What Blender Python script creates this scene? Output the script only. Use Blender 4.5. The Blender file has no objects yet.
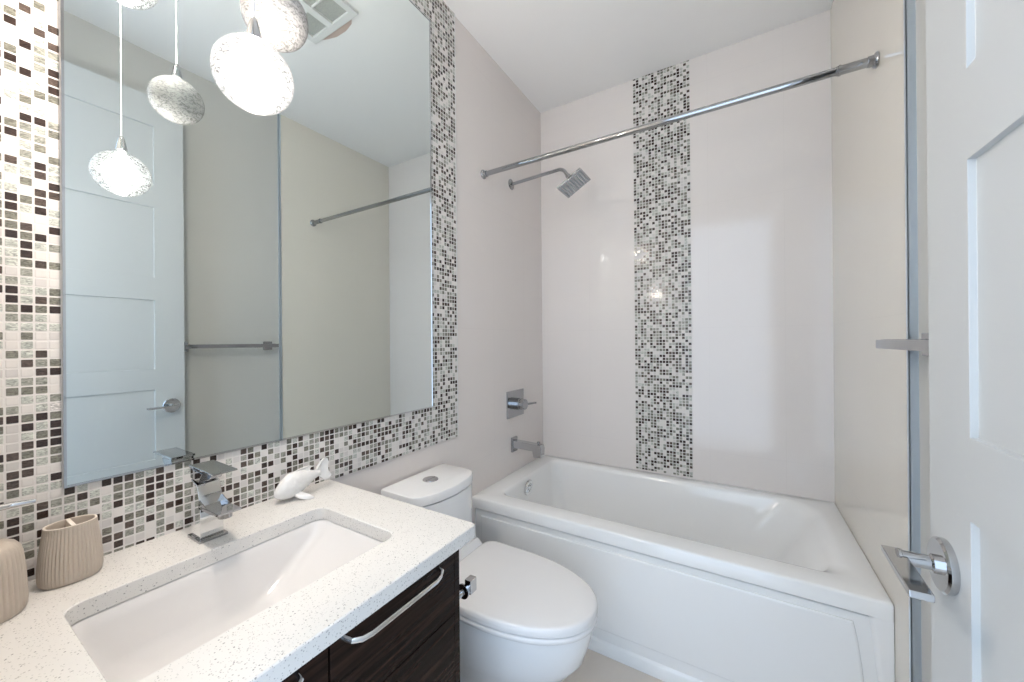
import bpy, bmesh, math, random
from mathutils import Vector, Matrix
random.seed(7)
S = bpy.context.scene
COL = S.collection
PI = math.pi

# ------------------------------------------------------------------ camera, world, exposure, big lights
F_PX, YAW, PITCH, ROLL = 377.5, math.radians(31.144), math.radians(.062), math.radians(-.457)
def cam_axis(a3, b, c3):
    a = math.cos(ROLL)*a3 - math.sin(ROLL)*c3
    c2 = math.sin(ROLL)*a3 + math.cos(ROLL)*c3
    b0 = math.cos(PITCH)*b - math.sin(PITCH)*c2
    cc = math.sin(PITCH)*b + math.cos(PITCH)*c2
    return Vector((math.cos(YAW)*a - math.sin(YAW)*b0, math.sin(YAW)*a + math.cos(YAW)*b0, cc))
cd = bpy.data.cameras.new('camera')
cam = bpy.data.objects.new('camera', cd)
COL.objects.link(cam)
r_, u_, f_ = cam_axis(1, 0, 0), cam_axis(0, 0, 1), cam_axis(0, 1, 0)
M = Matrix.Identity(4)
for i in range(3):
    M[i][0] = r_[i]; M[i][1] = u_[i]; M[i][2] = -f_[i]
M[0][3], M[1][3], M[2][3] = 1.131, -2.263, 1.255
cam.matrix_world = M
cd.sensor_width = 36
cd.lens = F_PX*36/1024
cd.clip_start = .01
S.camera = cam

W = bpy.data.worlds.new('world'); S.world = W
W.use_nodes = True
W.node_tree.nodes['Background'].inputs[0].default_value = (.63, .79, 1.0, 1)
W.node_tree.nodes['Background'].inputs[1].default_value = 1.55

S.view_settings.view_transform = 'Standard'
S.view_settings.look = 'None'
S.view_settings.gamma = 1
S.view_settings.use_curve_mapping = False
S.view_settings.exposure = 1.08

LAMP_W = 20.0          # each lit pendant bulb, watts
LAMP_COL = (1.0, .885, .785)

# ------------------------------------------------------------------ materials
def new_mat(name):
    m = bpy.data.materials.new(name); m.use_nodes = True
    nt = m.node_tree
    return m, nt, nt.nodes['Principled BSDF']
def setp(b, **k):
    for n, v in k.items():
        n = n.replace('_', ' ')
        if n in b.inputs: b.inputs[n].default_value = v
def mat(name, col, rough=.5, metal=0.0, noise=None, bump=None, **k):
    m, nt, b = new_mat(name)
    setp(b, Base_Color=(*col, 1), Roughness=rough, Metallic=metal, **k)
    tc = nt.nodes.new('ShaderNodeTexCoord')
    if noise:
        sc, amt = noise
        n = nt.nodes.new('ShaderNodeTexNoise'); n.inputs['Scale'].default_value = sc; n.inputs['Detail'].default_value = 3
        nt.links.new(tc.outputs['Object'], n.inputs['Vector'])
        mx = nt.nodes.new('ShaderNodeMix'); mx.data_type = 'RGBA'
        mx.inputs['A'].default_value = (*[c*(1-amt) for c in col], 1)
        mx.inputs['B'].default_value = (*[min(1, c*(1+amt)) for c in col], 1)
        nt.links.new(n.outputs['Fac'], mx.inputs['Factor']); nt.links.new(mx.outputs['Result'], b.inputs['Base Color'])
    if bump:
        sc, st = bump
        n = nt.nodes.new('ShaderNodeTexNoise'); n.inputs['Scale'].default_value = sc
        nt.links.new(tc.outputs['Object'], n.inputs['Vector'])
        bp = nt.nodes.new('ShaderNodeBump'); bp.inputs['Strength'].default_value = st; bp.inputs['Distance'].default_value = .002
        nt.links.new(n.outputs['Fac'], bp.inputs['Height']); nt.links.new(bp.outputs['Normal'], b.inputs['Normal'])
    return m
def math_n(nt, op, a, b=None, c=None):
    n = nt.nodes.new('ShaderNodeMath'); n.operation = op
    for i, v in enumerate((a, b, c)):
        if v is None: continue
        if isinstance(v, (int, float)): n.inputs[i].default_value = v
        else: nt.links.new(v, n.inputs[i])
    return n.outputs[0]

M_CHROME = mat('chrome', (.55, .555, .565), .05, 1.0)
M_CHROME_B = mat('chrome_bright_reflection', (.80, .81, .82), .05, 1.0)  # lighter copy of the chrome, bright reflections put into its base colour
M_CHROME_D = mat('chrome_dark_reflection', (.40, .405, .415), .05, 1.0)  # same polished chrome, darker reflections painted in as base colour
M_BRUSH = mat('brushed_metal', (.60, .68, .76), .3, 1.0)
M_PAINT = mat('taupe_paint', (.58, .57, .54), .55, noise=(3, .02), bump=(160, .08))
M_CEIL = mat('ceiling_paint', (.90, .895, .885), .75, bump=(120, .05))
M_DOOR = mat('door_enamel', (.53, .54, .535), .35)
M_ACRYL = mat('tub_acrylic', (.88, .88, .87), .12, Coat_Weight=.3)
M_CERAM = mat('toilet_ceramic', (.86, .86, .86), .08, Coat_Weight=.4)
M_SEAT = mat('seat_plastic', (.84, .83, .825), .22)
M_SINK = mat('sink_ceramic', (.74, .72, .705), .10, Coat_Weight=.3)
M_BEIGE = mat('beige_stoneware', (.50, .43, .36), .5, noise=(25, .04))
M_BEIGE_IN = mat('beige_stoneware_inside', (.78, .70, .61), .6)
M_FISH = mat('fish_glaze', (.74, .73, .715), .2, noise=(60, .08), bump=(90, .9), Coat_Weight=.3)
M_DARK = mat('dark_gap', (.02, .02, .02), .6)
M_WHITEP = mat('white_plastic', (.72, .73, .72), .4)
M_GREYS = mat('vent_filter', (.42, .43, .40), .7, noise=(200, .25))
M_CORD = mat('white_cord', (.8, .8, .8), .4)
M_RUBBER = mat('nozzle_rubber', (.35, .37, .38), .5)
M_CARC = mat('dark_laminate', (.020, .013, .010), .25)

def wall_tile_mat(name, col, horiz_axis, off=0.0):
    """large glossy cream tile with thin joints"""
    m, nt, b = new_mat(name)
    tc = nt.nodes.new('ShaderNodeTexCoord'); sp = nt.nodes.new('ShaderNodeSeparateXYZ')
    nt.links.new(tc.outputs['Object'], sp.inputs[0])
    u = math_n(nt, 'DIVIDE', math_n(nt, 'ADD', sp.outputs[horiz_axis], off), .33)
    v = math_n(nt, 'DIVIDE', sp.outputs[2], .66)
    def line(x, w):
        f = math_n(nt, 'FRACT', x)
        d = math_n(nt, 'MINIMUM', f, math_n(nt, 'SUBTRACT', 1.0, f))
        return math_n(nt, 'LESS_THAN', d, w)
    ln = math_n(nt, 'MAXIMUM', line(u, .0028), line(v, .0014))
    nz = nt.nodes.new('ShaderNodeTexNoise'); nz.inputs['Scale'].default_value = 1.6; nz.inputs['Detail'].default_value = 4
    nt.links.new(tc.outputs['Object'], nz.inputs['Vector'])
    mx = nt.nodes.new('ShaderNodeMix'); mx.data_type = 'RGBA'
    mx.inputs['A'].default_value = (*[c*.97 for c in col], 1); mx.inputs['B'].default_value = (*[c*1.03 for c in col], 1)
    nt.links.new(nz.outputs['Fac'], mx.inputs['Factor'])
    m2 = nt.nodes.new('ShaderNodeMix'); m2.data_type = 'RGBA'
    m2.inputs['B'].default_value = (*[c*.96 for c in col], 1)
    nt.links.new(ln, m2.inputs['Factor']); nt.links.new(mx.outputs['Result'], m2.inputs['A'])
    nt.links.new(m2.outputs['Result'], b.inputs['Base Color'])
    setp(b, Roughness=.07, Specular_IOR_Level=.5)
    bp = nt.nodes.new('ShaderNodeBump'); bp.inputs['Strength'].default_value = .25; bp.inputs['Distance'].default_value = .0006; bp.invert = True
    nt.links.new(ln, bp.inputs['Height']); nt.links.new(bp.outputs['Normal'], b.inputs['Normal'])
    return m
M_TILE_L = wall_tile_mat('cream_wall_tile_left', (.76, .705, .67), 1, -.082)
M_TILE_B = wall_tile_mat('cream_wall_tile_back', (.77, .725, .695), 0, 0.0)
M_TILE_R = wall_tile_mat('cream_wall_tile_right', (.77, .73, .65), 1, -.01)

def mosaic_mat(name, ax, ou, ov, p=.0168):
    m, nt, b = new_mat(name)
    L = nt.links.new
    tc = nt.nodes.new('ShaderNodeTexCoord'); sp = nt.nodes.new('ShaderNodeSeparateXYZ')
    L(tc.outputs['Object'], sp.inputs[0])
    u = math_n(nt, 'DIVIDE', math_n(nt, 'SUBTRACT', sp.outputs[ax], ou), p)
    v = math_n(nt, 'DIVIDE', math_n(nt, 'SUBTRACT', sp.outputs[2], ov), p)
    iu, iv = math_n(nt, 'FLOOR', u), math_n(nt, 'FLOOR', v)
    fu, fv = math_n(nt, 'FRACT', u), math_n(nt, 'FRACT', v)
    cb = nt.nodes.new('ShaderNodeCombineXYZ'); L(iu, cb.inputs[0]); L(iv, cb.inputs[1]); cb.inputs[2].default_value = 3.7
    wn = nt.nodes.new('ShaderNodeTexWhiteNoise'); wn.noise_dimensions = '3D'; L(cb.outputs[0], wn.inputs['Vector'])
    du = math_n(nt, 'MINIMUM', fu, math_n(nt, 'SUBTRACT', 1.0, fu))
    dv = math_n(nt, 'MINIMUM', fv, math_n(nt, 'SUBTRACT', 1.0, fv))
    d = math_n(nt, 'MINIMUM', du, dv)
    # rounded-square distance: negative inside the tile
    qx = math_n(nt, 'MAXIMUM', math_n(nt, 'SUBTRACT', .17, du), 0.0); qy = math_n(nt, 'MAXIMUM', math_n(nt, 'SUBTRACT', .17, dv), 0.0)
    rr = math_n(nt, 'SQRT', math_n(nt, 'ADD', math_n(nt, 'MULTIPLY', qx, qx), math_n(nt, 'MULTIPLY', qy, qy)))
    tile = math_n(nt, 'SMOOTH_MIN', math_n(nt, 'MULTIPLY', math_n(nt, 'SUBTRACT', .095, rr), 30.0), 1.0, .2)
    tile = math_n(nt, 'MAXIMUM', tile, 0.0)
    rp = nt.nodes.new('ShaderNodeValToRGB'); rp.color_ramp.interpolation = 'CONSTANT'
    E = rp.color_ramp.elements
    cols = [(0, (.70, .665, .635)), (.20, (.60, .57, .55)), (.28, (.44, .45, .41)), (.44, (.17, .165, .135)), (.62, (.27, .27, .235)), (.72, (.035, .022, .018)), (.90, (.075, .055, .045))]
    E[0].position, E[0].color = 0, (*cols[0][1], 1)
    E[1].position, E[1].color = cols[1][0], (*cols[1][1], 1)
    for q, c in cols[2:]:
        e = E.new(q); e.color = (*c, 1)
    L(wn.outputs['Value'], rp.inputs[0])
    # crackle inside the glass tiles
    nz = nt.nodes.new('ShaderNodeTexNoise'); nz.inputs['Scale'].default_value = 260; nz.inputs['Detail'].default_value = 3; nz.inputs['Distortion'].default_value = 1.5
    mp = nt.nodes.new('ShaderNodeMapping'); mp.inputs['Scale'].default_value = (1, .45, 1.2) if ax == 1 else (.45, 1, 1.2)
    L(tc.outputs['Object'], mp.inputs[0]); L(mp.outputs[0], nz.inputs['Vector'])
    glass = math_n(nt, 'GREATER_THAN', wn.outputs['Value'], .28)
    k = nt.nodes.new('ShaderNodeMapRange'); k.inputs['From Min'].default_value = .35; k.inputs['From Max'].default_value = .7
    k.inputs['To Min'].default_value = .65; k.inputs['To Max'].default_value = 1.75
    L(nz.outputs['Fac'], k.inputs['Value'])
    kk = math_n(nt, 'ADD', math_n(nt, 'MULTIPLY', glass, math_n(nt, 'SUBTRACT', k.outputs[0], 1.0)), 1.0)
    vm = nt.nodes.new('ShaderNodeVectorMath'); vm.operation = 'SCALE'; L(rp.outputs[0], vm.inputs[0]); L(kk, vm.inputs['Scale'])
    mx = nt.nodes.new('ShaderNodeMix'); mx.data_type = 'RGBA'
    mx.inputs['A'].default_value = (.72, .69, .665, 1)
    L(tile, mx.inputs['Factor']); L(vm.outputs[0], mx.inputs['B']); L(mx.outputs['Result'], b.inputs['Base Color'])
    # gloss: glass tiles shine, grout and stone do not
    g = math_n(nt, 'MULTIPLY', glass, tile)
    L(math_n(nt, 'SUBTRACT', .55, math_n(nt, 'MULTIPLY', g, .42)), b.inputs['Roughness'])
    bp = nt.nodes.new('ShaderNodeBump'); bp.inputs['Strength'].default_value = .6; bp.inputs['Distance'].default_value = .0012
    L(tile, bp.inputs['Height']); L(bp.outputs['Normal'], b.inputs['Normal'])
    return m
M_MOS_L = mosaic_mat('glass_mosaic_left', 1, -1.063, .978)
M_MOS_B = mosaic_mat('glass_mosaic_back', 0, .604, .503)

def quartz():
    m, nt, b = new_mat('speckled_quartz')
    L = nt.links.new
    tc = nt.nodes.new('ShaderNodeTexCoord')
    base = (.72, .70, .67)
    prev = None
    for sc, thr, col, seed in ((230, .17, (.40, .38, .36), 0), (380, .2, (.48, .47, .45), 5), (140, .11, (.25, .25, .24), 9)):
        mp = nt.nodes.new('ShaderNodeMapping'); mp.inputs['Location'].default_value = (seed, seed*2, seed)
        L(tc.outputs['Object'], mp.inputs[0])
        vo = nt.nodes.new('ShaderNodeTexVoronoi'); vo.inputs['Scale'].default_value = sc; vo.inputs['Randomness'].default_value = 1
        L(mp.outputs[0], vo.inputs['Vector'])
        sx = nt.nodes.new('ShaderNodeSeparateColor'); L(vo.outputs['Color'], sx.inputs[0])
        pick = math_n(nt, 'LESS_THAN', sx.outputs[0], .24)
        near = math_n(nt, 'LESS_THAN', vo.outputs['Distance'], thr*1.6)
        fac = math_n(nt, 'MULTIPLY', math_n(nt, 'MULTIPLY', pick, near), .85)
        mx = nt.nodes.new('ShaderNodeMix'); mx.data_type = 'RGBA'
        if prev is None: mx.inputs['A'].default_value = (*base, 1)
        else: L(prev, mx.inputs['A'])
        mx.inputs['B'].default_value = (*col, 1); L(fac, mx.inputs['Factor'])
        prev = mx.outputs['Result']
    L(prev, b.inputs['Base Color'])
    setp(b, Roughness=.22)
    return m
M_QUARTZ = quartz()

def dark_wood():
    m, nt, b = new_mat('espresso_wood')
    L = nt.links.new
    tc = nt.nodes.new('ShaderNodeTexCoord'); mp = nt.nodes.new('ShaderNodeMapping'); mp.inputs['Scale'].default_value = (6, 2.2, 60)
    L(tc.outputs['Object'], mp.inputs[0])
    n = nt.nodes.new('ShaderNodeTexNoise'); n.inputs['Scale'].default_value = 1.5; n.inputs['Detail'].default_value = 6; n.inputs['Distortion'].default_value = .6
    L(mp.outputs[0], n.inputs['Vector'])
    rp = nt.nodes.new('ShaderNodeValToRGB'); e = rp.color_ramp.elements
    e[0].position, e[0].color = .35, (.005, .003, .0025, 1); e[1].position, e[1].color = .72, (.034, .018, .013, 1)
    L(n.outputs['Fac'], rp.inputs[0]); L(rp.outputs[0], b.inputs['Base Color'])
    setp(b, Roughness=.2, Specular_IOR_Level=.12)
    return m
M_WOOD = dark_wood()

def floor_tile():
    m, nt, b = new_mat('beige_floor_tile')
    L = nt.links.new
    tc = nt.nodes.new('ShaderNodeTexCoord')
    br = nt.nodes.new('ShaderNodeTexBrick'); br.inputs['Scale'].default_value = 1; br.offset = 0
    br.inputs['Brick Width'].default_value = .6; br.inputs['Row Height'].default_value = .6; br.inputs['Mortar Size'].default_value = .002
    br.inputs['Color1'].default_value = (.74, .66, .58, 1); br.inputs['Color2'].default_value = (.75, .67, .59, 1); br.inputs['Mortar'].default_value = (.42, .38, .33, 1)
    fm = nt.nodes.new('ShaderNodeMapping'); fm.inputs['Location'].default_value = (-.45, .10, 0); L(tc.outputs['Object'], fm.inputs[0]); L(fm.outputs[0], br.inputs['Vector']); L(br.outputs['Color'], b.inputs['Base Color'])
    setp(b, Roughness=.18)
    return m
M_FLOOR = floor_tile()

def mirror_mat():
    m, nt, b = new_mat('mirror_silver')
    setp(b, Base_Color=(.775, .835, .835, 1), Metallic=1.0, Roughness=0.0)
    return m
M_MIRROR = mirror_mat()

def globe_mat(name, c0, c1, o0, o1, tint=(1, 1, 1), glow=None):
    """hand-swirled glass: frosted white threads over clear glass, lets the bulb's light through"""
    m, nt, b = new_mat(name)
    L = nt.links.new
    tc = nt.nodes.new('ShaderNodeTexCoord')
    mp = nt.nodes.new('ShaderNodeMapping'); mp.inputs['Scale'].default_value = (60, 60, 170); mp.inputs['Rotation'].default_value = (.25, .15, 0)
    L(tc.outputs['Object'], mp.inputs[0])
    n = nt.nodes.new('ShaderNodeTexNoise'); n.inputs['Scale'].default_value = 1.5; n.inputs['Detail'].default_value = 6; n.inputs['Distortion'].default_value = 1.8
    L(mp.outputs[0], n.inputs['Vector'])
    rp = nt.nodes.new('ShaderNodeMapRange'); rp.inputs['From Min'].default_value = .40; rp.inputs['From Max'].default_value = .58
    rp.inputs['To Min'].default_value = o0; rp.inputs['To Max'].default_value = o1
    L(n.outputs['Fac'], rp.inputs['Value'])
    bp = nt.nodes.new('ShaderNodeBump'); bp.inputs['Strength'].default_value = .4; bp.inputs['Distance'].default_value = .002
    L(n.outputs['Fac'], bp.inputs['Height'])
    out = nt.nodes['Material Output']
    tr = nt.nodes.new('ShaderNodeBsdfTransparent'); tl = nt.nodes.new('ShaderNodeBsdfTranslucent'); n2 = nt.nodes.new('ShaderNodeMapRange'); n2.inputs['From Min'].default_value = .42; n2.inputs['From Max'].default_value = .50; n2.inputs['To Min'].default_value = c0; n2.inputs['To Max'].default_value = c1
    df = nt.nodes.new('ShaderNodeBsdfDiffuse'); L(n.outputs['Fac'], n2.inputs['Value']); tv = nt.nodes.new('ShaderNodeVectorMath'); tv.operation = 'SCALE'; tv.inputs[0].default_value = tint; L(n2.outputs[0], tv.inputs['Scale']); L(tv.outputs[0], tl.inputs[0]); L(tv.outputs[0], df.inputs[0])
    gl = nt.nodes.new('ShaderNodeBsdfGlossy'); gl.inputs['Roughness'].default_value = .06; L(bp.outputs['Normal'], gl.inputs['Normal'])
    white = nt.nodes.new('ShaderNodeMixShader'); white.inputs[0].default_value = .5; L(df.outputs[0], white.inputs[1]); L(tl.outputs[0], white.inputs[2])
    if glow:   # the frosted threads of a lit globe glow
        g = nt.nodes.new('ShaderNodeMapRange'); g.inputs['From Min'].default_value = .40; g.inputs['From Max'].default_value = .52
        g.inputs['To Min'].default_value, g.inputs['To Max'].default_value = glow
        L(n.outputs['Fac'], g.inputs['Value'])
        em = nt.nodes.new('ShaderNodeEmission'); em.inputs[0].default_value = (1, .98, .95, 1); L(g.outputs[0], em.inputs[1])
        ad = nt.nodes.new('ShaderNodeAddShader'); L(white.outputs[0], ad.inputs[0]); L(em.outputs[0], ad.inputs[1]); white = ad
    body = nt.nodes.new('ShaderNodeMixShader'); L(rp.outputs[0], body.inputs[0]); L(tr.outputs[0], body.inputs[1]); L(white.outputs[0], body.inputs[2])
    fr = nt.nodes.new('ShaderNodeFresnel'); fr.inputs[0].default_value = 1.45
    fin = nt.nodes.new('ShaderNodeMixShader'); L(fr.outputs[0], fin.inputs[0]); L(body.outputs[0], fin.inputs[1]); L(gl.outputs[0], fin.inputs[2])
    L(fin.outputs[0], out.inputs[0])
    return m
M_GLOBE_LIT = globe_mat('swirled_glass_lit', .0012, .0045, .32, .58, (.88, .96, 1.0), (.34, 1.1))
M_GLOBE = globe_mat('swirled_glass', .34, .55, .72, .95)
M_BULB = mat('frosted_bulb', (.8, .8, .78), .3)
def emit(name, col, s):
    m, nt, b = new_mat(name)
    setp(b, Base_Color=(.8, .8, .8, 1)); b.inputs['Emission Color'].default_value = (*col, 1); b.inputs['Emission Strength'].default_value = s
    return m
M_BULB_ON = emit('glowing_bulb', (1, .93, .85), 140)

# ------------------------------------------------------------------ mesh helpers (all shapes given in world metres)
def box(bm, x0, x1, y0, y1, z0, z1):
    v = [bm.verts.new((x, y, z)) for z in (z0, z1) for y in (y0, y1) for x in (x0, x1)]
    for f in ((0, 2, 3, 1), (4, 5, 7, 6), (0, 1, 5, 4), (2, 6, 7, 3), (0, 4, 6, 2), (1, 3, 7, 5)):
        bm.faces.new([v[i] for i in f])
    return v
def obox(bm, c, ex, ey, ez):
    """oriented box: centre and three half-axis vectors"""
    c, ex, ey, ez = map(Vector, (c, ex, ey, ez))
    v = [bm.verts.new(c + sx*ex + sy*ey + sz*ez) for sz in (-1, 1) for sy in (-1, 1) for sx in (-1, 1)]
    for f in ((0, 2, 3, 1), (4, 5, 7, 6), (0, 1, 5, 4), (2, 6, 7, 3), (0, 4, 6, 2), (1, 3, 7, 5)):
        bm.faces.new([v[i] for i in f])
def loft(bm, rings, cap0=True, cap1=True, close=True):
    R = [[bm.verts.new(p) for p in r] for r in rings]
    n = len(R[0])
    for a, b in zip(R, R[1:]):
        for i in range(n if close else n-1):
            j = (i+1) % n
            bm.faces.new((a[i], a[j], b[j], b[i]))
    if cap0: bm.faces.new(R[0][::-1])
    if cap1: bm.faces.new(R[-1])
    return R
def rrect(x0, x1, y0, y1, r, z, n=6):
    if not isinstance(r, (list, tuple)): r = [r]*4
    pts = []
    for (cx, cy, rr, a0) in ((x0, y0, r[0], PI), (x1, y0, r[1], 1.5*PI), (x1, y1, r[2], 0), (x0, y1, r[3], .5*PI)):
        ccx = cx + rr if cx == x0 else cx - rr
        ccy = cy + rr if cy == y0 else cy - rr
        for k in range(n+1):
            a = a0 + .5*PI*k/n
            pts.append((ccx + rr*math.cos(a), ccy + rr*math.sin(a), z))
    return pts
def lathe(bm, prof, c, axis='z', seg=32, cap0=True, cap1=True):
    rings = []
    for r, h in prof:
        ring = []
        for k in range(seg):
            a = 2*PI*k/seg
            p = (r*math.cos(a), r*math.sin(a), h)
            if axis == 'x': p = (h, r*math.cos(a), r*math.sin(a))
            if axis == 'y': p = (r*math.sin(a), h, r*math.cos(a))
            ring.append((c[0]+p[0], c[1]+p[1], c[2]+p[2]))
        rings.append(ring)
    return loft(bm, rings, cap0, cap1)
def tube(bm, pts, r, seg=12, scale=None):
    pts = [Vector(p) for p in pts]
    rings = []
    up = None
    for i, p in enumerate(pts):
        t = (pts[min(i+1, len(pts)-1)] - pts[max(i-1, 0)]).normalized()
        if up is None:
            up = Vector((0, 0, 1)) if abs(t.z) < .9 else Vector((1, 0, 0))
        s = t.cross(up).normalized(); up = s.cross(t).normalized()
        rr = r if not isinstance(r, (list, tuple)) else r[i]
        a, b = (1, 1) if scale is None else scale
        rings.append([tuple(p + s*rr*a*math.cos(2*PI*k/seg) + up*rr*b*math.sin(2*PI*k/seg)) for k in range(seg)])
    loft(bm, rings)
def prism(bm, pts, d):
    """closed outline (3-D points) pushed along vector d"""
    d = Vector(d)
    loft(bm, [[tuple(Vector(p)) for p in pts], [tuple(Vector(p)+d) for p in pts]])

def empty(name, loc, label=None, cat=None, group=None, kind=None):
    o = bpy.data.objects.new(name, None); COL.objects.link(o)
    o.location = loc; o.empty_display_size = .05
    tag(o, label, cat, group, kind)
    return o
def tag(o, label=None, cat=None, group=None, kind=None):
    for k, v in (('label', label), ('category', cat), ('group', group), ('kind', kind)):
        if v: o[k] = v
    return o
def wloc(o):
    v = Vector((0, 0, 0))
    while o: v = v + o.location; o = o.parent
    return v
def obj(name, bm, m, parent=None, bevel=0, seg=2, angle=35, label=None, origin=None, subsurf=0):
    bmesh.ops.recalc_face_normals(bm, faces=bm.faces)
    off = wloc(parent) if parent else Vector((0, 0, 0))
    org = Vector(origin) if origin else off
    me = bpy.data.meshes.new(name)
    for v in bm.verts: v.co -= org
    bm.to_mesh(me); bm.free()
    me.materials.append(m)
    me.polygons.foreach_set('use_smooth', [True]*len(me.polygons))
    me.set_sharp_from_angle(angle=math.radians(angle))
    o = bpy.data.objects.new(name, me); COL.objects.link(o)
    if parent: o.parent = parent
    o.location = org - off
    if bevel:
        b = o.modifiers.new('bevel', 'BEVEL'); b.width = bevel; b.segments = seg; b.limit_method = 'ANGLE'
        b.angle_limit = math.radians(40); b.harden_normals = True
    if subsurf:
        s = o.modifiers.new('sub', 'SUBSURF'); s.levels = subsurf; s.render_levels = subsurf
    if label: o['label'] = label
    return o
def B(): return bmesh.new()
def boxes(*bs):
    bm = B()
    for b in bs: box(bm, *b)
    return bm

# ------------------------------------------------------------------ room shell
H = 2.78
XP = 1.517            # painted part of the right wall lies behind the tile face
YF = -2.25            # inner face of the door wall
def struct(name, bm, m, **k): return tag(obj(name, bm, m, **k), kind='structure')
struct('floor', boxes((-.1, 1.65, -3.2, .1, -.06, 0)), M_FLOOR)
struct('ceiling', boxes((-.1, 1.65, -2.37, .1, H, H+.08)), M_CEIL)
wl = struct('wall_left', boxes((-.1, 0, -2.37, .1, 0, H)), M_TILE_L)
wb = struct('wall_back', boxes((0, 1.62, 0, .1, 0, H)), M_TILE_B)
wr = struct('wall_right', boxes((1.5, 1.62, -.913, 0, 0, H)), M_TILE_R)
obj('painted_section', boxes((XP, 1.62, -2.37, -.913, 0, H)), M_PAINT, wr, label='taupe painted plaster')
# door wall with its opening
struct('wall_front', boxes((0, .60, YF-.12, YF, 0, H), (1.42, XP, YF-.12, YF, 0, H), (.60, 1.42, YF-.12, YF, 2.50, H)), M_PAINT)
# metal edge profile where tile meets paint
struct('trim_1', boxes((1.4985, XP, -.9155, -.9125, 0, H), (1.4975, 1.5005, -.9155, -.905, 0, H)), M_BRUSH)
# door lining
struct('trim_2', boxes((.60, .62, YF-.12, YF+.005, 0, 2.50), (1.41, 1.42, YF-.12, YF+.005, 0, 2.50), (.60, 1.42, YF-.12, YF+.005, 2.485, 2.50)), M_DOOR)

# mosaic: frame round the mirror on the left wall, strip on the back wall
P = .0168
MY0, MY1, MZ0, MZ1 = -2.0878, -1.063, .978, 2.6244      # mirror opening
t = .006
bm = boxes((0, t, YF, MY0, .816, H), (0, t, MY1, MY1+10*P, .816, H), (0, t, MY0, MY1, .816, MZ0), (0, t, MY0, MY1, MZ1, H))
obj('mosaic_surround', bm, M_MOS_L, wl, label='brown, green-grey and white glass mosaic')
obj('mosaic_strip', boxes((.604, .604+18*P, -.002, 0, .508, H)), M_MOS_B, wb, label='vertical strip of brown and white mosaic')
# small silicone line beside mosaic
obj('tile_edge', boxes((0, t+.001, MY1+10*P, MY1+10*P+.003, .816, H)), M_WHITEP, wl)

# ------------------------------------------------------------------ mirror
mir = empty('wall_mirror', (0, (MY0+MY1)/2, MZ0), 'large frameless-looking wall mirror with thin metal edge inside the mosaic surround', 'mirror')
obj('mirror_glass', boxes((.0065, .011, MY0+.004, MY1-.004, MZ0+.004, MZ1-.004)), M_MIRROR, mir)
e = .004
obj('edge_frame', boxes((0, .013, MY0, MY0+e, MZ0, MZ1), (0, .013, MY1-e, MY1, MZ0, MZ1), (0, .013, MY0+e, MY1-e, MZ0, MZ0+e), (0, .013, MY0+e, MY1-e, MZ1-e, MZ1)), M_CHROME, mir, label='thin polished metal edge')

# ------------------------------------------------------------------ door (open against the right wall)
DX = 1.371; DY1 = -1.462; DY0 = -2.222; DZ = 2.48
door = tag(empty('door_1', (DX+.0175, DY0, 0)), kind='structure')
PAN = [(2.045, 2.335), (1.585, 1.932), (1.132, 1.474), (.685, 1.030), (.235, .575)]
py0, py1 = DY0+.115, DY1-.115
bm = B()
for xf, sgn in ((DX, 1), (DX+.035, -1)):
    def q(y0, y1, z0, z1): bm.faces.new([bm.verts.new((xf, *p)) for p in ((y0, z0), (y1, z0), (y1, z1), (y0, z1))])
    zs = sorted(sum([list(p) for p in PAN], [])); zz = [.012] + zs + [DZ]
    for za, zb in zip(zz, zz[1:]): q(DY0, py0, za, zb); q(py1, DY1, za, zb)
    for i in range(0, len(zz), 2): q(py0, py1, zz[i], zz[i+1])
    for a, b in PAN:
        rings = []
        for ins, dep in ((0, 0), (.0004, .0006), (.0010, .0070), (.0014, .0074)):
            rings.append([(xf+sgn*dep, y, z) for y, z in ((py0+ins, a+ins), (py1-ins, a+ins), (py1-ins, b-ins), (py0+ins, b-ins))])
        loft(bm, rings, cap0=False, cap1=True)
for y0 in (DY0, DY1):
    for za, zb in zip(zz, zz[1:]):
        bm.faces.new([bm.verts.new(p) for p in ((DX, y0, za), (DX+.035, y0, za), (DX+.035, y0, zb), (DX, y0, zb))])
for z in (.012, DZ):
    for ya, yb in ((DY0, py0), (py0, py1), (py1, DY1)):
        bm.faces.new([bm.verts.new(p) for p in ((DX, ya, z), (DX+.035, ya, z), (DX+.035, yb, z), (DX, yb, z))])
bmesh.ops.remove_doubles(bm, verts=bm.verts, dist=1e-5)
obj('door_leaf', bm, M_DOOR, door, angle=12)
HY, HZ = -1.517, .944
for sgn, xf in ((-1, DX), (1, DX+.035)):
    bm = B()
    rim = [(.0, 0), (.035, 0), (.036, .002), (.036, .008), (.033, .0105), (.0, .0105)]
    lathe(bm, [(max(r, .0005), sgn*h) for r, h in rim], (xf, HY, HZ), 'x', 40)
    lathe(bm, [(.0125, sgn*.009), (.0125, sgn*.016), (.0095, sgn*.018), (.0095, sgn*.046), (.011, sgn*.047), (.011, sgn*.05)], (xf, HY, HZ), 'x', 24)
    hd = obj('door_handle', bm, M_CHROME, door, angle=30, label='chrome round rose with flat lever')
    bm = B()
    ya, yb = HY+.018, HY-.105
    x0, x1 = (xf-.063, xf-.040) if sgn < 0 else (xf+.040, xf+.063)
    prism(bm, [(x0, ya, HZ-.004), (x1, ya, HZ-.004), (x1-.004, yb, HZ-.004), (x0-.004, yb, HZ-.004)], (0, 0, .009))
    obj('lever', bm, M_CHROME, hd, bevel=.0015)
bm = boxes((DX+.006, DX+.029, DY1-.0005, DY1+.0012, HZ-.09, HZ+.09))
obj('latch_plate', bm, M_CHROME, door)

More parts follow.
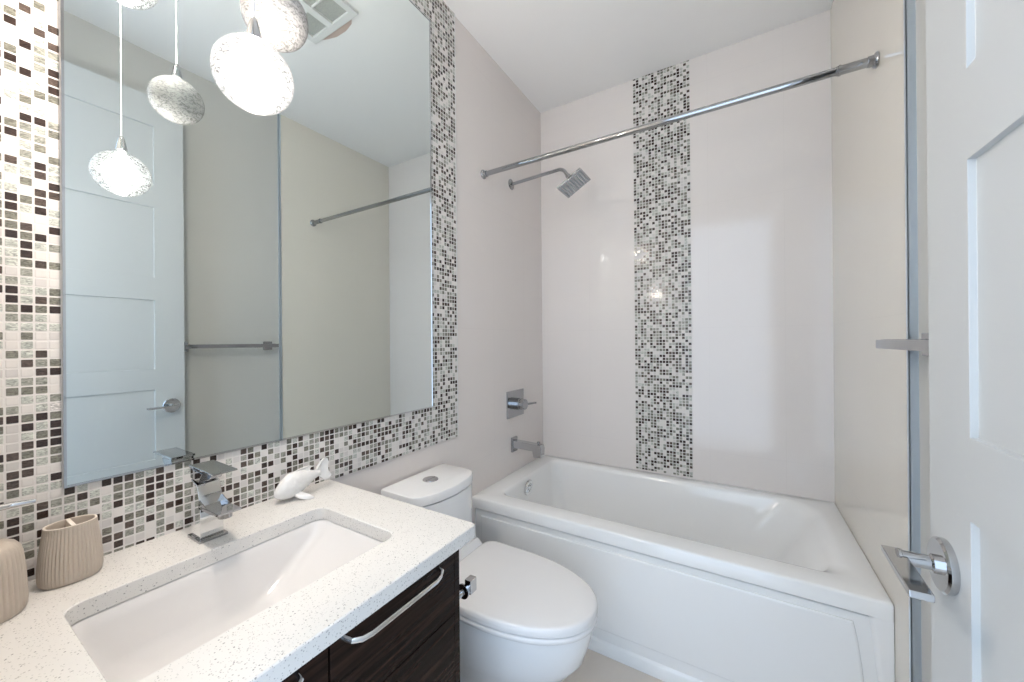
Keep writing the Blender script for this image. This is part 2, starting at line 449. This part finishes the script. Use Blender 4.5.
# ------------------------------------------------------------------ towel bar on the painted wall
tb = empty('towel_bar', (XP, -1.2, 1.24), 'square chrome towel bar on painted wall beside the door', 'towel bar')
bx = 1.434
bm = boxes((bx-.008, bx+.008, -1.475, -.962, 1.230, 1.252))
obj('bar', bm, M_CHROME_D, tb, bevel=.0012)
for yy in (-.988, -1.425):
    bm = boxes((XP-.009, XP+.0, yy-.026, yy+.026, 1.213, 1.267), (bx-.002, XP-.008, yy-.012, yy+.012, 1.229, 1.253))
    obj('wall_post', bm, M_CHROME_D, tb, bevel=.0015)

# ------------------------------------------------------------------ bathtub
RZ = .500; TW = -.790
tub = empty('bathtub', (.75, -.40, 0), 'white alcove bathtub with panelled apron below the tiled walls', 'bathtub')
bm = B()
n = 8
def R(x0, x1, y0, y1, r, z): return rrect(x0, x1, y0, y1, r, z, n)
g = .001
rings = [R(g, 1.5-g, TW, -g, .004, .449),
         R(g, 1.5-g, TW, -g, .004, .492),
         R(g+.001, 1.5-g-.001, TW+.003, -g-.001, .006, .498),
         R(g+.006, 1.5-g-.006, TW+.010, -g-.004, .010, .5005),
         R(.095, 1.440, -.700, -.060, [.05, .07, .13, .05], .5005),
         R(.103, 1.428, -.693, -.067, [.05, .075, .135, .05], .4990),
         R(.109, 1.410, -.687, -.073, [.05, .085, .14, .05], .4935),
         R(.113, 1.388, -.682, -.078, [.05, .10, .15, .05], .478),
         R(.125, 1.335, -.672, -.088, [.06, .14, .17, .06], .40),
         R(.145, 1.260, -.655, -.105, [.07, .17, .18, .07], .28),
         R(.165, 1.205, -.640, -.120, [.08, .18, .19, .08], .19),
         R(.185, 1.165, -.622, -.138, [.08, .17, .17, .08], .145),
         R(.215, 1.120, -.595, -.165, [.08, .15, .15, .08], .125),
         R(.30, 1.02, -.52, -.24, [.06, .1, .1, .06], .120)]
loft(bm, rings, cap0=False, cap1=True)
obj('basin', bm, M_ACRYL, tub, angle=50)
# apron below the rim
bm = boxes((g, 1.5-g, -.781, -.70, 0, .4425), (g, 1.5-g, -.735, -.70, .44, .449))
rc = []
xr = lambda z: 1.432 + .0*z
out = [(.055, .095)] + [(1.412+.030*math.cos(.5*PI*k/14)**.8, .095+.323*k/14) for k in range(15)] + [(.055, .418)]
for ins, y in ((0, -.779), (.001, -.785), (.004, -.7875), (.009, -.788)):
    cx, cz = .75, .255
    ring = []
    for x, z in out:
        ring.append((x - (ins if x > cx else -ins), y, z - (ins if z > .38 else (-ins if z < .1 else 0))))
    rc.append(ring)
loft(bm, rc, cap0=False)
# right stile with a curved inner edge, left stile and foot ledge
crv = [(1.446+.030*math.sin(.5*PI*(1-k/10)), .449*(k/10)) for k in range(11)]
loft(bm, [[(1.5-g, yy, 0)] + [(x+dx_, yy, z) for x, z in crv] + [(1.5-g, yy, .449)] for dx_, yy in ((0, -.779), (.004, -.785), (.010, -.789), (.014, TW))], cap0=False)
prism(bm, [(g, -.779, 0), (.022, -.779, 0), (.022, -.779, .449), (g, -.779, .449)], (0, TW+.779, 0))
prism(bm, [(g, -.771, .0), (g, TW, .0), (g, TW, .042), (g, TW+.004, .048), (g, -.771, .062)], (1.5-2*g, 0, 0))
obj('apron', bm, M_ACRYL, tub, bevel=.0012, seg=2)
bm = B()
lathe(bm, [(.0005, .0), (.044, .0), (.045, .004), (.040, .009), (.027, .010), (.025, .007), (.012, .007), (.010, .012), (.0005, .012)], (0, 0, 0), 'x', 36)
for k in range(5):
    a = 2*PI*k/5+.3
    tube(bm, [(.009, .008*math.cos(a), .008*math.sin(a)), (.009, .026*math.cos(a), .026*math.sin(a))], .003, 8)
bmesh.ops.rotate(bm, verts=bm.verts, matrix=Matrix.Rotation(math.radians(8), 3, 'Y'))
bmesh.ops.translate(bm, verts=bm.verts, vec=(.1195, -.432, .446))
obj('overflow_plate', bm, M_CHROME_B, tub, label='round chrome overflow cover')
bm = B(); lathe(bm, [(.0005, 0), (.034, 0), (.036, .003), (.02, .006), (.0005, .006)], (.34, -.38, .1195), 'z', 32)
obj('drain', bm, M_CHROME, tub)

# tub spout
sp = empty('tub_spout', (0, -.385, .64), 'square chrome tub spout on left tiled wall above the bath rim', 'tub spout')
obj('base_plate', boxes((0, .012, -.414, -.356, .618, .702)), M_CHROME_D, sp, bevel=.002)
bm = B()
# side profile in x-z pushed along y
prism(bm, [(.010, -.408, .644), (.134, -.408, .642), (.142, -.408, .608), (.188, -.408, .608), (.192, -.408, .658), (.186, -.408, .678), (.010, -.408, .684)], (0, .046, 0))
obj('spout_body', bm, M_CHROME, sp, bevel=.003, seg=3)
bm = B(); lathe(bm, [(.005, 0), (.005, .010), (.009, .011), (.009, .018), (.006, .020)], (.164, -.385, .674), 'z', 20)
obj('diverter_knob', bm, M_CHROME_D, sp)
# shower valve
vv = empty('shower_valve', (0, -.36, .90), 'square chrome shower valve plate with lever on left tiled wall', 'shower valve')
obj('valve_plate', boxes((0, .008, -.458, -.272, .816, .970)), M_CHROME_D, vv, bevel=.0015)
bm = B(); lathe(bm, [(.034, .008), (.034, .040), (.031, .043), (.026, .043), (.026, .046), (.031, .047), (.031, .070), (.028, .074), (.0005, .074)], (0, -.368, .892), 'x', 36)
obj('knob', bm, M_CHROME_D, vv, angle=30)
bm = B(); prism(bm, [(.050, -.350, .884), (.070, -.350, .884), (.096, -.275, .886), (.080, -.275, .886)], (0, 0, .010))
obj('lever', bm, M_CHROME_D, vv, bevel=.001)
# shower head on its arm
sh = empty('wall_shower', (0, -.389, 2.168), 'square chrome rain shower head on bent wall arm', 'shower')
bm = B(); lathe(bm, [(.030, 0), (.030, .003), (.022, .008), (.012, .012)], (0, -.389, 2.165), 'x', 32)
obj('wall_flange', bm, M_CHROME_D, sh)
bm = B()
pts = [(.004, -.389, 2.165), (.30, -.389, 2.178)]
for k in range(1, 9):
    a = k/8*math.radians(58)
    pts.append((.30 + .045*math.sin(a), -.389, 2.178 - .045*(1-math.cos(a))))
lx, lz = pts[-1][0], pts[-1][2]
a = math.radians(58); pts.append((lx+.025*math.cos(a), -.389, lz-.025*math.sin(a)))
tube(bm, pts, .0092, 16)
obj('arm', bm, M_CHROME_D, sh)
nrm = Vector((.5, 0, -.866)); ex = Vector((.866, 0, .5)); hc = Vector((.39, -.389, 2.080))
bm = B()
lx, lz = pts[-1][0], pts[-1][2]
tube(bm, [Vector((lx, -.389, lz)), Vector((lx, -.389, lz))*.5 + (hc-nrm*.012)*.5, hc-nrm*.010], [.013, .016, .022], 20)
obox(bm, hc - nrm*.005, ex*.075, Vector((0, .075, 0)), nrm*.005)
shd = obj('head_plate', bm, M_CHROME_D, sh, bevel=.0012)
bm = B()
for k in range(9):
    c = hc + ex*(-.064 + .016*k) + nrm*.0008
    obox(bm, c, ex*.0035, Vector((0, .068, 0)), nrm*.0015)
obj('nozzle_rows', bm, M_RUBBER, shd, label='grey rubber nozzle strips')

# shower curtain rod
rod = empty('shower_curtain_rod', (.75, -.685, 2.115), 'long chrome shower rod spanning between left and right tiled walls', 'shower rod')
y, zl, zr = -.668, 2.118, 2.112
y2 = -.686
bm = B(); tube(bm, [(.02, y, zl), (1.42, y2, zr)], .0125, 24); obj('rod', bm, M_CHROME_D, rod)
bm = B(); tube(bm, [(1.40, y2, zr), (1.48, y2, zr)], .0142, 24)
tube(bm, [(1.405, y2, zr), (1.412, y2, zr)], .0165, 24)
obj('outer_sleeve', bm, M_CHROME_D, rod)
for x, s, yf, zf in ((0, 1, y, zl), (1.5, -1, y2, zr)):
    bm = B(); lathe(bm, [(.0005, 0), (.022, 0), (.0235, s*.004), (.022, s*.008), (.0165, s*.012), (.016, s*.024), (.0005, s*.024)], (x, yf, zf), 'x', 32)
    obj('end_flange', bm, M_CHROME_D, rod)

# ------------------------------------------------------------------ toilet
TY = -1.170
wc = empty('toilet', (.3, TY, 0), 'white one-piece toilet between vanity and bathtub, lid closed', 'toilet')
def tank_ring(x1, xs, hw, z, r=.022, n=30):
    """flat back on the wall, straight sides, softly bulging front"""
    x0 = .012
    pts = [(x0, TY-hw, z), (xs*.45, TY-hw, z)]
    for k in range(n+1):
        a = -.5*PI + PI*k/n
        c, sn = math.cos(a), math.sin(a)
        fx = abs(c)**(2/6)                       # blunt corners
        yy = hw*math.copysign(abs(sn)**(2/6), sn)
        bulge = (x1-xs)*(1-(yy/hw)**2)
        pts.append((xs*.6 + xs*.4*fx + bulge, TY+yy, z))
    pts += [(xs*.45, TY+hw, z), (x0, TY+hw, z)]
    return pts
bm = B()
loft(bm, [tank_ring(.222, .180, .165, .34), tank_ring(.223, .181, .166, .50), tank_ring(.224, .182, .167, .64), tank_ring(.225, .183, .168, .685)])
obj('tank', bm, M_CERAM, wc, angle=40)
bm = B()
loft(bm, [tank_ring(.223, .181, .167, .688), tank_ring(.226, .184, .170, .690), tank_ring(.226, .184, .170, .714), tank_ring(.223, .181, .168, .720), tank_ring(.216, .175, .162, .7225)])
lid = obj('tank_lid', bm, M_CERAM, wc, angle=40)
bm = B(); lathe(bm, [(.0005, 0), (.029, 0), (.030, .002), (.0285, .0045), (.0005, .005)], (.102, TY-.008, .722), 'z', 32)
box(bm, .101, .103, TY-.033, TY+.017, .7265, .7275)
obj('flush_button', bm, M_CHROME, lid, label='round chrome dual flush button')
def egg(x0, x1, hw, z, n=72, mid=.36, back=11):
    """closed plan outline with the nose at x1 and a squarer back at x0"""
    L_ = x1-x0; xm = x0 + L_*mid
    pts = []
    for k in range(n):
        a = 2*PI*k/n
        c, s = math.cos(a), math.sin(a)
        if c >= 0: x = xm + (x1-xm)*abs(c)**(2/2.15); yy = hw*abs(s)**(2/2.15)
        else: x = xm - (xm-x0)*abs(c)**(2/back); yy = hw*(1-.07*c*c)*abs(s)**(2/back)
        pts.append((x, TY + (yy if s >= 0 else -yy), z))
    return pts
# bowl with skirted foot
bm = B()
loft(bm, [egg(.10, .560, .108, .0), egg(.10, .565, .110, .02), egg(.10, .560, .108, .06), egg(.09, .572, .114, .12), egg(.08, .612, .130, .17),
          egg(.06, .672, .153, .225), egg(.05, .716, .172, .28), egg(.05, .735, .181, .34), egg(.05, .740, .184, .380), egg(.055, .736, .181, .393)])
bowl = obj('bowl', bm, M_CERAM, wc, angle=60)
# deck joining tank and bowl, sweeping up to the tank front
bm = B()
loft(bm, [[(x, TY+s*hw, z) for s in (-1, -.8, -.4, 0, .4, .8, 1)][::1] + [(x0, TY+s*hw, z) for s in (1, 0, -1)] for x, hw, z, x0 in
          ((.30, .170, .375, .1), (.30, .168, .390, .1), (.262, .164, .405, .1), (.240, .150, .43, .1), (.228, .140, .455, .1), (.224, .13, .47, .1))])
obj('deck', bm, M_CERAM, wc, angle=60)
SX0, SX1, SW = .234, .754, .189
bm = B(); loft(bm, [egg(SX0+.006, SX1-.006, SW-.006, .3950), egg(SX0+.001, SX1-.001, SW-.001, .3990), egg(SX0, SX1, SW, .4060), egg(SX0+.001, SX1-.001, SW-.001, .4120), egg(SX0+.005, SX1-.005, SW-.005, .4150)])
obj('seat', bm, M_SEAT, wc, angle=50)
bm = B(); loft(bm, [egg(SX0+.004, SX1-.004, SW-.004, .4180), egg(SX0+.0005, SX1-.0005, SW-.0005, .4195), egg(SX0, SX1, SW, .430), egg(SX0+.001, SX1-.001, SW-.001, .4400), egg(SX0+.005, SX1-.005, SW-.005, .4440), egg(SX0+.012, SX1-.012, SW-.012, .4455), egg(SX0+.06, SX1-.06, SW-.06, .4470), egg(SX0+.14, SX1-.16, SW-.13, .4478)])
obj('seat_lid', bm, M_SEAT, wc, angle=50)
for s in (-1, 1):
    bm = B(); lathe(bm, [(.012, -.022), (.012, .022)], (.224, TY+s*.085, .418), 'y', 16)
    obj('hinge', bm, M_SEAT, wc)

# toilet paper holder on the side of the vanity
tp = empty('paper_holder', (.515, -1.56, .62), 'small chrome paper holder with square post on side of the vanity', 'paper holder')
bm = B(); lathe(bm, [(.0005, 0), (.024, 0), (.024, .006), (.020, .008), (.009, .009), (.009, .064), (.019, .066), (.019, .070), (.0005, .070)], (.510, -1.560, .607), 'y', 32)
obj('flange', bm, M_CHROME, tp)
obj('post', boxes((.514, .534, -1.490, -1.464, .603, .638)), M_CHROME, tp, bevel=.0015)

# ------------------------------------------------------------------ vanity
CT = .820; CY1 = -1.535
van = empty('vanity_cabinet', (.28, -1.90, 0), 'dark espresso wood vanity cabinet with chrome handles under the quartz top', 'cabinet')
VX = .540
obj('carcass', boxes((.004, VX, YF+.003, YF+.021, .10, .788), (.004, VX+.018, -1.582, -1.564, .0, .788), (.004, VX, YF+.02, -1.58, .10, .118),
     (.004, .02, YF+.02, -1.58, .10, .788), (.004, VX-.05, YF+.02, -1.58, 0, .10), (VX-.02, VX, YF+.02, -1.58, .745, .788)), M_WOOD, van, bevel=.0008)
fronts = [(-1.893, -1.5845, .626, .782), (-1.893, -1.5845, .366, .624), (-1.893, -1.5845, .106, .364), (-2.246, -1.897, .626, .782), (-2.246, -1.897, .106, .622)]
for y0, y1, z0, z1 in fronts:
    d = obj('drawer' if (z1-z0) < .3 else 'cabinet_door', boxes((VX+.001, VX+.019, y0, y1, z0, z1)), M_WOOD, van, bevel=.001)
    hz = z1-.022 if z1 > .7 else z1-.03
    ha, hb = (y0+.021, y1-.060) if y0 > -2 else (y0+.05, y1-.052)
    if z1 < .7: continue
    bm = B()
    xo = VX+.052
    pts = [(VX+.019, ha-.0, hz+.004), (VX+.040, ha+.004, hz+.003), (xo-.004, ha+.018, hz), (xo, ha+.034, hz), (xo, hb-.034, hz), (xo-.004, hb-.018, hz), (VX+.040, hb-.004, hz+.003), (VX+.019, hb, hz+.004)]
    tube(bm, pts, .0052, 12, scale=(.7, 1.0))
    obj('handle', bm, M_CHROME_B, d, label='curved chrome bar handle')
# countertop with sink cut-out
ct = tag(obj('countertop', B(), M_QUARTZ), None)
bpy.data.objects.remove(ct)
SX = (.172, .462); SY = (-2.117, -1.667)
bm = B()
O = lambda i, z: rrect(.006+0*i, .588-i, YF+.001, CY1-i, [.001, .008, .010, .001], z, 5)
I = lambda i, z: rrect(SX[0]-i, SX[1]+i, SY[0]-i, SY[1]+i, .028+i, z, 5)
rings = [I(0, CT-.030), O(0, CT-.030), O(0, CT-.002), O(.002, CT), I(.0015, CT), I(0, CT-.0015), I(0, CT-.030)]
loft(bm, rings, cap0=False, cap1=False)
bmesh.ops.remove_doubles(bm, verts=bm.verts, dist=1e-6)
ct = tag(obj('countertop', bm, M_QUARTZ, angle=30, origin=(.3, -1.89, CT-.03)), 'white speckled quartz countertop with rectangular cut-out on the dark vanity', 'countertop')
sk = empty('sink', (.317, -1.892, CT-.03), 'white rectangular undermount basin set below the quartz countertop', 'sink')
bm = B()
I2 = lambda x0, x1, y0, y1, r, z: rrect(SX[0]+x0, SX[1]-x1, SY[0]+y0, SY[1]-y1, r, z, 6)
z0 = CT-.0305
rings = [I2(-.02, -.02, -.02, -.02, .04, z0-.012), I2(-.02, -.02, -.02, -.02, .04, z0), I2(-.004, -.004, -.004, -.004, .03, z0), I2(0, 0, 0, 0, .03, z0-.004),
         I2(.006, .006, .006, .010, .032, z0-.03), I2(.018, .018, .03, .09, .04, z0-.085), I2(.030, .030, .06, .14, .045, z0-.113), I2(.055, .05, .10, .17, .04, z0-.122), I2(.11, .10, .17, .20, .03, z0-.126)]
loft(bm, rings, cap0=False, cap1=True)
obj('basin', bm, M_SINK, sk, angle=50)
bm = B(); lathe(bm, [(.0005, .0), (.022, 0), (.023, .002), (.018, .004), (.0005, .006)], (.32, -1.90, z0-.1255), 'z', 28)
obj('drain', bm, M_CHROME, sk)

# ------------------------------------------------------------------ faucet
FY = -1.888
fa = empty('sink_faucet', (.095, FY, CT), 'square chrome single lever faucet standing on countertop behind the sink', 'faucet')
obj('base_plate', boxes((.062, .126, FY-.027, FY+.027, CT, CT+.006)), M_CHROME_D, fa, bevel=.001)
bm = B()
prism(bm, [(.068, FY-.022, CT+.006), (.116, FY-.022, CT+.006), (.116, FY-.022, CT+.078), (.098, FY-.022, CT+.122), (.068, FY-.022, CT+.130)], (0, .044, 0))
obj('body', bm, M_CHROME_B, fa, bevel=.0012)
bm = B()
prism(bm, [(.108, FY-.022, CT+.070), (.200, FY-.022, CT+.074), (.204, FY-.022, CT+.080), (.106, FY-.022, CT+.077)], (0, .044, 0))
for q in (-.022, .020):
    prism(bm, [(.106, FY+q, CT+.076), (.150, FY+q, CT+.079), (.112, FY+q, CT+.092)], (0, .002, 0))
lathe(bm, [(.013, 0), (.013, .012)], (.180, FY, CT+.062), 'z', 24)
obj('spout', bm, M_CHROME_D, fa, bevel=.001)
bm = B()
prism(bm, [(.066, FY-.022, CT+.133), (.106, FY-.022, CT+.129), (.128, FY-.022, CT+.152), (.066, FY-.022, CT+.155)], (0, .044, 0))
lathe(bm, [(.012, 0), (.012, .010)], (.083, FY, CT+.124), 'z', 20)
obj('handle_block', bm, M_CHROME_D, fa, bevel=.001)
bm = B()
prism(bm, [(.062, FY-.0235, CT+.1555), (.182, FY-.0235, CT+.1565), (.182, FY-.0235, CT+.160), (.062, FY-.0235, CT+.161)], (0, .047, 0))
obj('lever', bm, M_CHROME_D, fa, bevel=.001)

# ------------------------------------------------------------------ beige toothbrush holder and soap dispenser
def fluted(cx, cy, prof, ax, ay, flutes, amp, p=2.4, seg=None):
    """profile of (scale, z, flute strength) swept round a super-ellipse with vertical flutes"""
    seg = seg or flutes*6
    rings = []
    for s, z, fl in prof:
        ring = []
        for k in range(seg):
            a = 2*PI*k/seg
            c, sn = math.cos(a), math.sin(a)
            x = ax*s*math.copysign(abs(c)**(2/p), c); y = ay*s*math.copysign(abs(sn)**(2/p), sn)
            m = 1 - amp*fl*(.5-.5*abs(math.cos(flutes*a/2)))*2
            ring.append((cx + x*m, cy + y*m, z))
        rings.append(ring)
    return rings
th = empty('toothbrush_holder', (.068, -2.085, CT), 'beige ribbed oval toothbrush holder with two openings by the mosaic', 'toothbrush holder')
cx, cy = .060, -2.087
ax, ay = .031, .0395
zt = CT+.104
bm = B()
loft(bm, fluted(cx, cy, [(.80, CT+.0005, 0), (.93, CT+.001, 0), (1.0, CT+.005, .3), (1.04, CT+.014, 1), (1.04, CT+.030, 1), (.985, CT+.060, 1), (.90, CT+.086, 1), (.865, zt-.006, 1), (.86, zt-.002, .2), (.85, zt, 0), (.77, zt, 0), (.755, zt-.002, 0), (.75, zt-.04, 0)], ax, ay, 46, .055, p=2.2))
box(bm, cx-ax*.77, cx+ax*.77, cy-.0025, cy+.0025, zt-.04, zt-.0005)
obj('body', bm, M_BEIGE, th, angle=60)
bm = B(); loft(bm, fluted(cx, cy, [(.845, zt-.0005, 0), (.845, zt+.0008, 0), (.78, zt+.0008, 0), (.765, zt-.02, 0)], ax, ay, 46, 0, p=2.2), cap0=False, cap1=False)
box(bm, cx-ax*.79, cx+ax*.79, cy-.0028, cy+.0028, zt-.02, zt+.0007)
obj('rim', bm, M_BEIGE_IN, th, angle=60, label='pale unglazed rim and dividing web')
sd = empty('soap_dispenser', (.11, -2.188, CT), 'beige ribbed soap dispenser bottle with chrome pump at left end of counter', 'soap dispenser')
cx, cy = .100, -2.188
bm = B()
loft(bm, fluted(cx, cy, [(.85, CT+.0005, 0), (.95, CT+.001, 0), (1.0, CT+.006, .3), (1.02, CT+.02, 1), (1.0, CT+.04, 1), (.97, CT+.07, 1), (.92, CT+.092, 1), (.86, CT+.104, .6), (.74, CT+.112, 0), (.50, CT+.118, 0), (.36, CT+.119, 0)], .046, .046, 40, .04, p=2.0))
obj('bottle', bm, M_BEIGE, sd, angle=60)
bm = B(); lathe(bm, [(.016, .118), (.016, .132), (.010, .134), (.007, .136), (.007, .165), (.012, .167), (.012, .176), (.0005, .178)], (cx, cy, CT), 'z', 24)
pm = obj('pump', bm, M_CHROME, sd)
bm = B(); tube(bm, [(cx, cy, CT+.171), (cx+.006, cy+.03, CT+.173), (cx+.010, cy+.054, CT+.172)], [.006, .005, .0035], 12)
obj('nozzle', bm, M_CHROME, pm)

# ------------------------------------------------------------------ fish ornament
fi = empty('fish_ornament', (.062, -1.658, CT), 'small white ceramic fish figurine lying on countertop near the mosaic', 'ornament')
bm = B()
spine = [(-1.729, .020, .003, .004), (-1.724, .021, .009, .011), (-1.715, .024, .015, .019), (-1.701, .030, .020, .027), (-1.683, .037, .022, .032), (-1.663, .043, .020, .030), (-1.643, .047, .016, .023), (-1.627, .048, .011, .016), (-1.613, .048, .007, .011), (-1.601, .049, .004, .009)]
rings = []
for y_, z_, a_, b_ in spine:
    rings.append([(.062 + a_*math.cos(2*PI*k/24), y_ - .35*b_*math.sin(2*PI*k/24), CT + z_ + .004 + b_*math.sin(2*PI*k/24)) for k in range(24)])
loft(bm, rings)
obj('body', bm, M_FISH, fi, angle=70)
def fin(name, pts, th_, ridges=0):
    bm = B()
    cy_ = sum(p[0] for p in pts)/len(pts); cz_ = sum(p[1] for p in pts)/len(pts)
    r0 = [(.062-th_*.25, cy_+(a-cy_)*.9, CT+cz_+(b-cz_)*.9) for a, b in pts]
    r1 = [(.062-th_*.5+.0005, a, CT+b) for a, b in pts]
    r2 = [(.062+th_*.5-.0005, a, CT+b) for a, b in pts]
    r3 = [(.062+th_*.25, cy_+(a-cy_)*.9, CT+cz_+(b-cz_)*.9) for a, b in pts]
    loft(bm, [r0, r1, r2, r3])
    return obj(name, bm, M_FISH, fi, angle=70)
fin('dorsal_fin', [(-1.705, 0.0506), (-1.693, 0.0664), (-1.677, 0.075), (-1.657, 0.0794), (-1.637, 0.0808), (-1.627, 0.0794), (-1.633, 0.0707), (-1.627, 0.0592), (-1.66, 0.0549), (-1.69, 0.052)], .008)
fin('tail_fin', [(-1.617, 0.0514), (-1.6098, 0.0673), (-1.5983, 0.0831), (-1.5882, 0.0903), (-1.5796, 0.0889), (-1.5753, 0.0774), (-1.5782, 0.063), (-1.5753, 0.05), (-1.5666, 0.0356), (-1.5753, 0.027), (-1.5911, 0.0298), (-1.6084, 0.0442)], .009)
bm = B()
for s in (-1, 1):
    loft(bm, [[(.062+s*.012, -1.683, CT+.020), (.062+s*.014, -1.669, CT+.022), (.062+s*.012, -1.669, CT+.014), (.062+s*.010, -1.683, CT+.012)],
              [(.062+s*.030, -1.675, CT+.009), (.062+s*.034, -1.651, CT+.011), (.062+s*.032, -1.651, CT+.007), (.062+s*.028, -1.675, CT+.005)],
              [(.062+s*.042, -1.661, CT+.002), (.062+s*.044, -1.645, CT+.003), (.062+s*.044, -1.645, CT+.001), (.062+s*.042, -1.661, CT+.0005)]])
obj('side_fins', bm, M_FISH, fi, angle=70)

# ------------------------------------------------------------------ pendant lamps
def pendant(x, y, z, r, lit, label):
    p = empty('pendant_lamp', (x, y, H), label, 'pendant lamp', 'swirled glass globe pendants before the mirror')
    bm = B()
    prof = []
    N = 28
    for k in range(1, N-2):
        a = PI*k/N
        prof.append((r*math.sin(a), -r*.96*math.cos(a)))
    prof = [(.0008, -r*.96)] + prof + [(.017, r*.955), (.0145, r*.99), (.0130, r*1.05)]
    lathe(bm, prof, (x, y, z), 'z', 48)
    obj('glass_globe', bm, M_GLOBE_LIT if lit else M_GLOBE, p, angle=80, origin=(x, y, z))
    bm = B(); lathe(bm, [(.0005, -.027), (.008, -.025), (.0135, -.014), (.0135, .006), (.009, .026), (.0065, r*1.02)], (x, y, z), 'z', 20)
    bulb = obj('bulb', bm, M_BULB_ON if lit else M_BULB, p, origin=(x, y, z))
    if lit:
        pl = bpy.data.lights.new('bulb_light', 'POINT'); pl.energy = LAMP_W; pl.color = LAMP_COL; pl.shadow_soft_size = .02
        po = bpy.data.objects.new('bulb_light', pl); COL.objects.link(po); po.parent = bulb; po.location = (0, 0, -.006)
    bm = B(); lathe(bm, [(.0115, r*1.0), (.0132, r*1.02), (.0122, r*1.15), (.0102, r*1.32), (.0078, r*1.52), (.0050, r*1.66), (.0022, r*1.70)], (x, y, z), 'z', 28)
    obj('socket', bm, M_CHROME, p, origin=(x, y, z), label='tapered chrome socket')
    bm = B(); tube(bm, [(x, y, z+r*1.68), (x, y, z+r*2.4)], .0021, 10); tube(bm, [(x, y, z+r*2.35), (x, y, H-.02)], .0013, 8)
    obj('cord', bm, M_CORD, p)
    bm = B(); lathe(bm, [(.0005, -.030), (.006, -.029), (.008, -.024), (.045, -.020), (.050, -.012), (.050, 0), (.0005, 0)], (x, y, H), 'z', 36)
    obj('ceiling_canopy', bm, M_CHROME, p)
pendant(.384, -1.919, 1.737, .0630, True, 'bright lit glass globe pendant, lowest one hanging before the mirror')
pendant(.279, -1.828, 1.958, .0630, False, 'unlit swirled glass globe pendant hanging behind the lit lowest one')
pendant(.217, -1.948, 2.184, .0630, True, 'lit glass globe pendant hung highest, seen in the mirror only')

# ------------------------------------------------------------------ ceiling: exhaust fan grille, recessed lamp
vt = empty('exhaust_fan_grille', (.553, -1.305, H), 'white square ceiling exhaust grille with grey filter openings', 'vent')
vx0, vx1, vy0, vy1 = .385, .720, -1.475, -1.135
bm = boxes((vx0, vx0+.032, vy0, vy1, H-.014, H), (vx1-.032, vx1, vy0, vy1, H-.014, H), (vx0+.03, vx1-.03, vy0, vy0+.032, H-.014, H), (vx0+.03, vx1-.03, vy1-.032, vy1, H-.014, H),
           (.535, .571, vy0+.03, vy1-.03, H-.014, H), (vx0+.03, .535, vy1-.135, vy1-.128, H-.012, H), (vx0+.03, .535, vy1-.235, vy1-.228, H-.012, H), (.571, vx1-.03, vy1-.135, vy1-.128, H-.012, H), (.571, vx1-.03, vy1-.235, vy1-.228, H-.012, H))
obj('grille_frame', bm, M_WHITEP, vt, bevel=.0015)
obj('filter', boxes((vx0+.01, vx1-.01, vy0+.01, vy1-.01, H-.004, H-.0005)), M_GREYS, vt, label='grey mesh behind the grille')
bm = B()
prism(bm, [(.43, -1.137, H-.0015), (.47, -1.110, H-.0015), (.53, -1.098, H-.0015), (.60, -1.100, H-.0015), (.66, -1.118, H-.0015), (.70, -1.137, H-.0015)], (0, 0, .0014))
obj('plaster_patch', bm, mat('bare_plaster', (.60, .48, .42), .8), bpy.data.objects['ceiling'], label='unpainted peach plaster patch')
